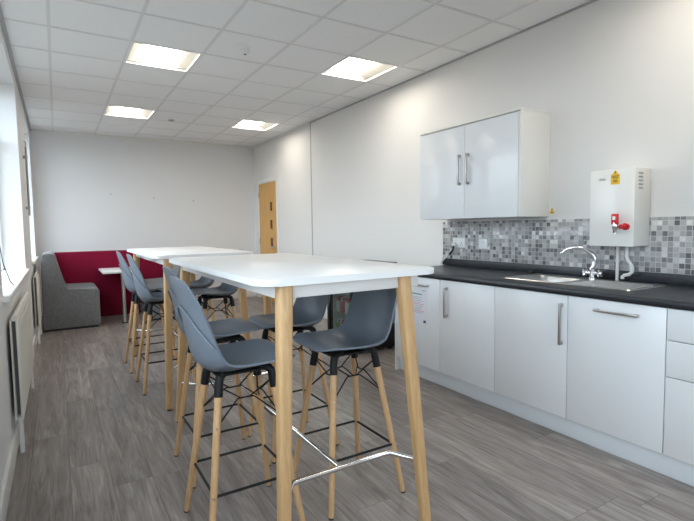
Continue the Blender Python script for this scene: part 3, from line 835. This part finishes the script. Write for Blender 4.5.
# ================================================================== DRINKS FRIDGE
FX0, FX1, FY0, FY1, FZ = 2.64, 3.22, 4.22, 4.80, .968
t = thing('drinks_fridge', 'black glass-door drinks fridge against the right wall beyond the base cabinets', 'fridge', (3.0, (FY0+FY1)/2, 0))
c = MB(); w = .035
c.box(FX0+.04, FX1, FY0, FY0+w, .03, FZ, .004).box(FX0+.04, FX1, FY1-w, FY1, .03, FZ, .004)
c.box(FX0+.04, FX1, FY0+w, FY1-w, FZ-.05, FZ, .004).box(FX0+.04, FX1, FY0+w, FY1-w, .03, .14).box(FX1-.04, FX1, FY0+w, FY1-w, .14, FZ-.05)
make('cabinet', c, M['fridge'], t)
make('liner', MB().box(FX1-.05, FX1-.041, FY0+w, FY1-w, .14, FZ-.05).box(FX0+.06, FX1-.05, FY0+w, FY0+w+.005, .14, FZ-.05).box(FX0+.06, FX1-.05, FY1-w-.005, FY1-w, .14, FZ-.05), M['fridge_in'], t)
dr = MB(); w2 = .045
dr.box(FX0, FX0+.035, FY0, FY0+w2, .13, FZ, .004).box(FX0, FX0+.035, FY1-w2, FY1, .13, FZ, .004).box(FX0, FX0+.035, FY0+w2, FY1-w2, FZ-.06, FZ, .004).box(FX0, FX0+.035, FY0+w2, FY1-w2, .13, .19, .004)
dd = make('door', dr, M['fridge'], t)
make('door_glass', MB().box(FX0+.014, FX0+.02, FY0+w2, FY1-w2, .19, FZ-.06), M['fpane'], dd)
make('door_handle', MB().box(FX0-.03, FX0-.012, FY0+.012, FY0+.03, .4, .75, .004).box(FX0-.014, FX0+.001, FY0+.012, FY0+.03, .41, .44).box(FX0-.014, FX0+.001, FY0+.012, FY0+.03, .71, .74), M['fridge'], dd)
sh = [.145, .395, .63]
for z in sh[1:]:
    g_ = MB().box(FX0+.07, FX1-.06, FY0+w+.006, FY0+w+.014, z-.012, z).box(FX0+.07, FX1-.06, FY1-w-.014, FY1-w-.006, z-.012, z)
    for k in range(14): g_.box(FX0+.07+k*.042, FX0+.075+k*.042, FY0+w+.006, FY1-w-.006, z-.006, z)
    make('shelf', g_, M['steel'], t)
make('foot', MB().box(FX0+.08, FX0+.12, FY0+.03, FY0+.07, 0, .031).box(FX1-.1, FX1-.06, FY0+.03, FY0+.07, 0, .031).box(FX0+.08, FX0+.12, FY1-.07, FY1-.03, 0, .031).box(FX1-.1, FX1-.06, FY1-.07, FY1-.03, 0, .031), M['rubber'], t)
make('interior_lamp', MB().box(FX0+.08, FX0+.10, FY0+.1, FY1-.1, FZ-.062, FZ-.052), mat_emit('fridge_lamp', (.9, 1., .97), 60.), t)
names = {'carton_pink': 'pink', 'carton_white': 'white', 'carton_blue': 'blue', 'carton_green': 'green', 'carton_orange': 'orange'}
rows = [(sh[2], ['carton_white', 'carton_white', 'carton_white', 'carton_white', 'carton_pink'], .165, 'top'), (sh[1], ['carton_white', 'carton_pink', 'carton_white', 'carton_orange', 'carton_white'], .17, 'middle'),
        (sh[0], ['carton_green', 'carton_white', 'carton_blue', 'carton_pink', 'carton_white'], .16, 'bottom')]
ords = ['farthest from the camera', 'second from the far side', 'in the middle of the row', 'second from the near side', 'nearest the camera']
for z, cs, hh, sname in rows:
    for i, cn in enumerate(cs):
        y = FY1 - .10 - i*.097; x = FX0 + .115
        t = thing('drink_carton', f'small {names[cn]} drink carton on the {sname} fridge shelf, {ords[i]}', 'carton', (x, y, z), 'drink cartons in the fridge')
        s_ = .034
        make('carton_body', MB().box(x-s_, x+s_, y-s_, y+s_, z+.0005, z+hh*.78, .003), M[cn], t)
        make('gable_top', MB().prism([(y-s_, z+hh*.78), (y+s_, z+hh*.78), (y+.004, z+hh*.97), (y+.004, z+hh*1.05), (y-.004, z+hh*1.05), (y-.004, z+hh*.97)], 'X', x-s_, x+s_), M['carton_pink' if cn == 'carton_white' else 'carton_white'], t)
        make('cap', MB().lathe([(.012, 0), (.012, .016)], (x-.02, y-.018, z+hh*.86)), M['carton_blue' if i % 2 else 'carton_pink'], t)

# ================================================================== DAYLIGHT
w = bpy.data.worlds.new('sky'); scene.world = w; w.use_nodes = True
nt = w.node_tree; nt.nodes.clear()
out = nt.nodes.new('ShaderNodeOutputWorld'); bg = nt.nodes.new('ShaderNodeBackground')
tc = nt.nodes.new('ShaderNodeTexCoord'); sp = nt.nodes.new('ShaderNodeSeparateXYZ'); nt.links.new(tc.outputs['Generated'], sp.inputs[0])
rp = nt.nodes.new('ShaderNodeValToRGB'); e = rp.color_ramp.elements
mr = nt.nodes.new('ShaderNodeMapRange'); mr.inputs['From Min'].default_value = -1; nt.links.new(sp.outputs['Z'], mr.inputs['Value'])
nt.links.new(mr.outputs['Result'], rp.inputs['Fac'])
e[0].position = .46; e[0].color = (.10, .10, .095, 1); e[1].position = .52; e[1].color = (.80, .91, 1., 1)
nt.links.new(rp.outputs['Color'], bg.inputs['Color']); bg.inputs['Strength'].default_value = 4.7
nt.links.new(bg.outputs[0], out.inputs[0])
def portal(name, loc, rot, sx, sy):
    l = bpy.data.lights.new(name, 'AREA'); l.shape = 'RECTANGLE'; l.size = sx; l.size_y = sy; l.cycles.is_portal = True
    o = bpy.data.objects.new(name, l); COL.objects.link(o); o.location = loc; o.rotation_euler = rot
for a, b in WINS: portal('window_daylight', (XL-WT-.02, (a+b)/2, (ZS+ZH)/2), (0, -PI/2, 0), ZH-ZS, b-a)
portal('window_daylight', (1.6, YF-.14, 1.82), (PI/2, 0, 0), 2.8, 1.76)  # portal of the added rear window

# ================================================================== CAMERA
cam = bpy.data.cameras.new('camera'); cam.sensor_fit = 'HORIZONTAL'; cam.sensor_width = 36.
cam.lens = 475.57/694*36; cam.clip_start = .05
co = bpy.data.objects.new('camera', cam); COL.objects.link(co)
r = Vector((0.8537851550630026, -0.5204327680805447, -0.014164847407109545)); u = Vector((0.048421336156573194, 0.052288379123365314, 0.9974574174437039))
f = Vector((0.5183688678912507, 0.8523002166588209, -0.06984309188795947))
co.matrix_world = Matrix(((r.x, u.x, -f.x, 0), (r.y, u.y, -f.y, 0), (r.z, u.z, -f.z, 1.3642), (0, 0, 0, 1)))
scene.camera = co

scene.view_settings.view_transform = 'Standard'; scene.view_settings.look = 'None'
scene.view_settings.exposure = 0.43; scene.view_settings.gamma = 1.0; scene.view_settings.use_curve_mapping = False
scene.cycles.max_bounces = 10; scene.cycles.diffuse_bounces = 6; scene.cycles.glossy_bounces = 4
scene.cycles.transparent_max_bounces = 12; scene.cycles.sample_clamp_indirect = 8.0
scene.cycles.caustics_reflective = False; scene.cycles.caustics_refractive = False
scene.cycles.use_denoising = True
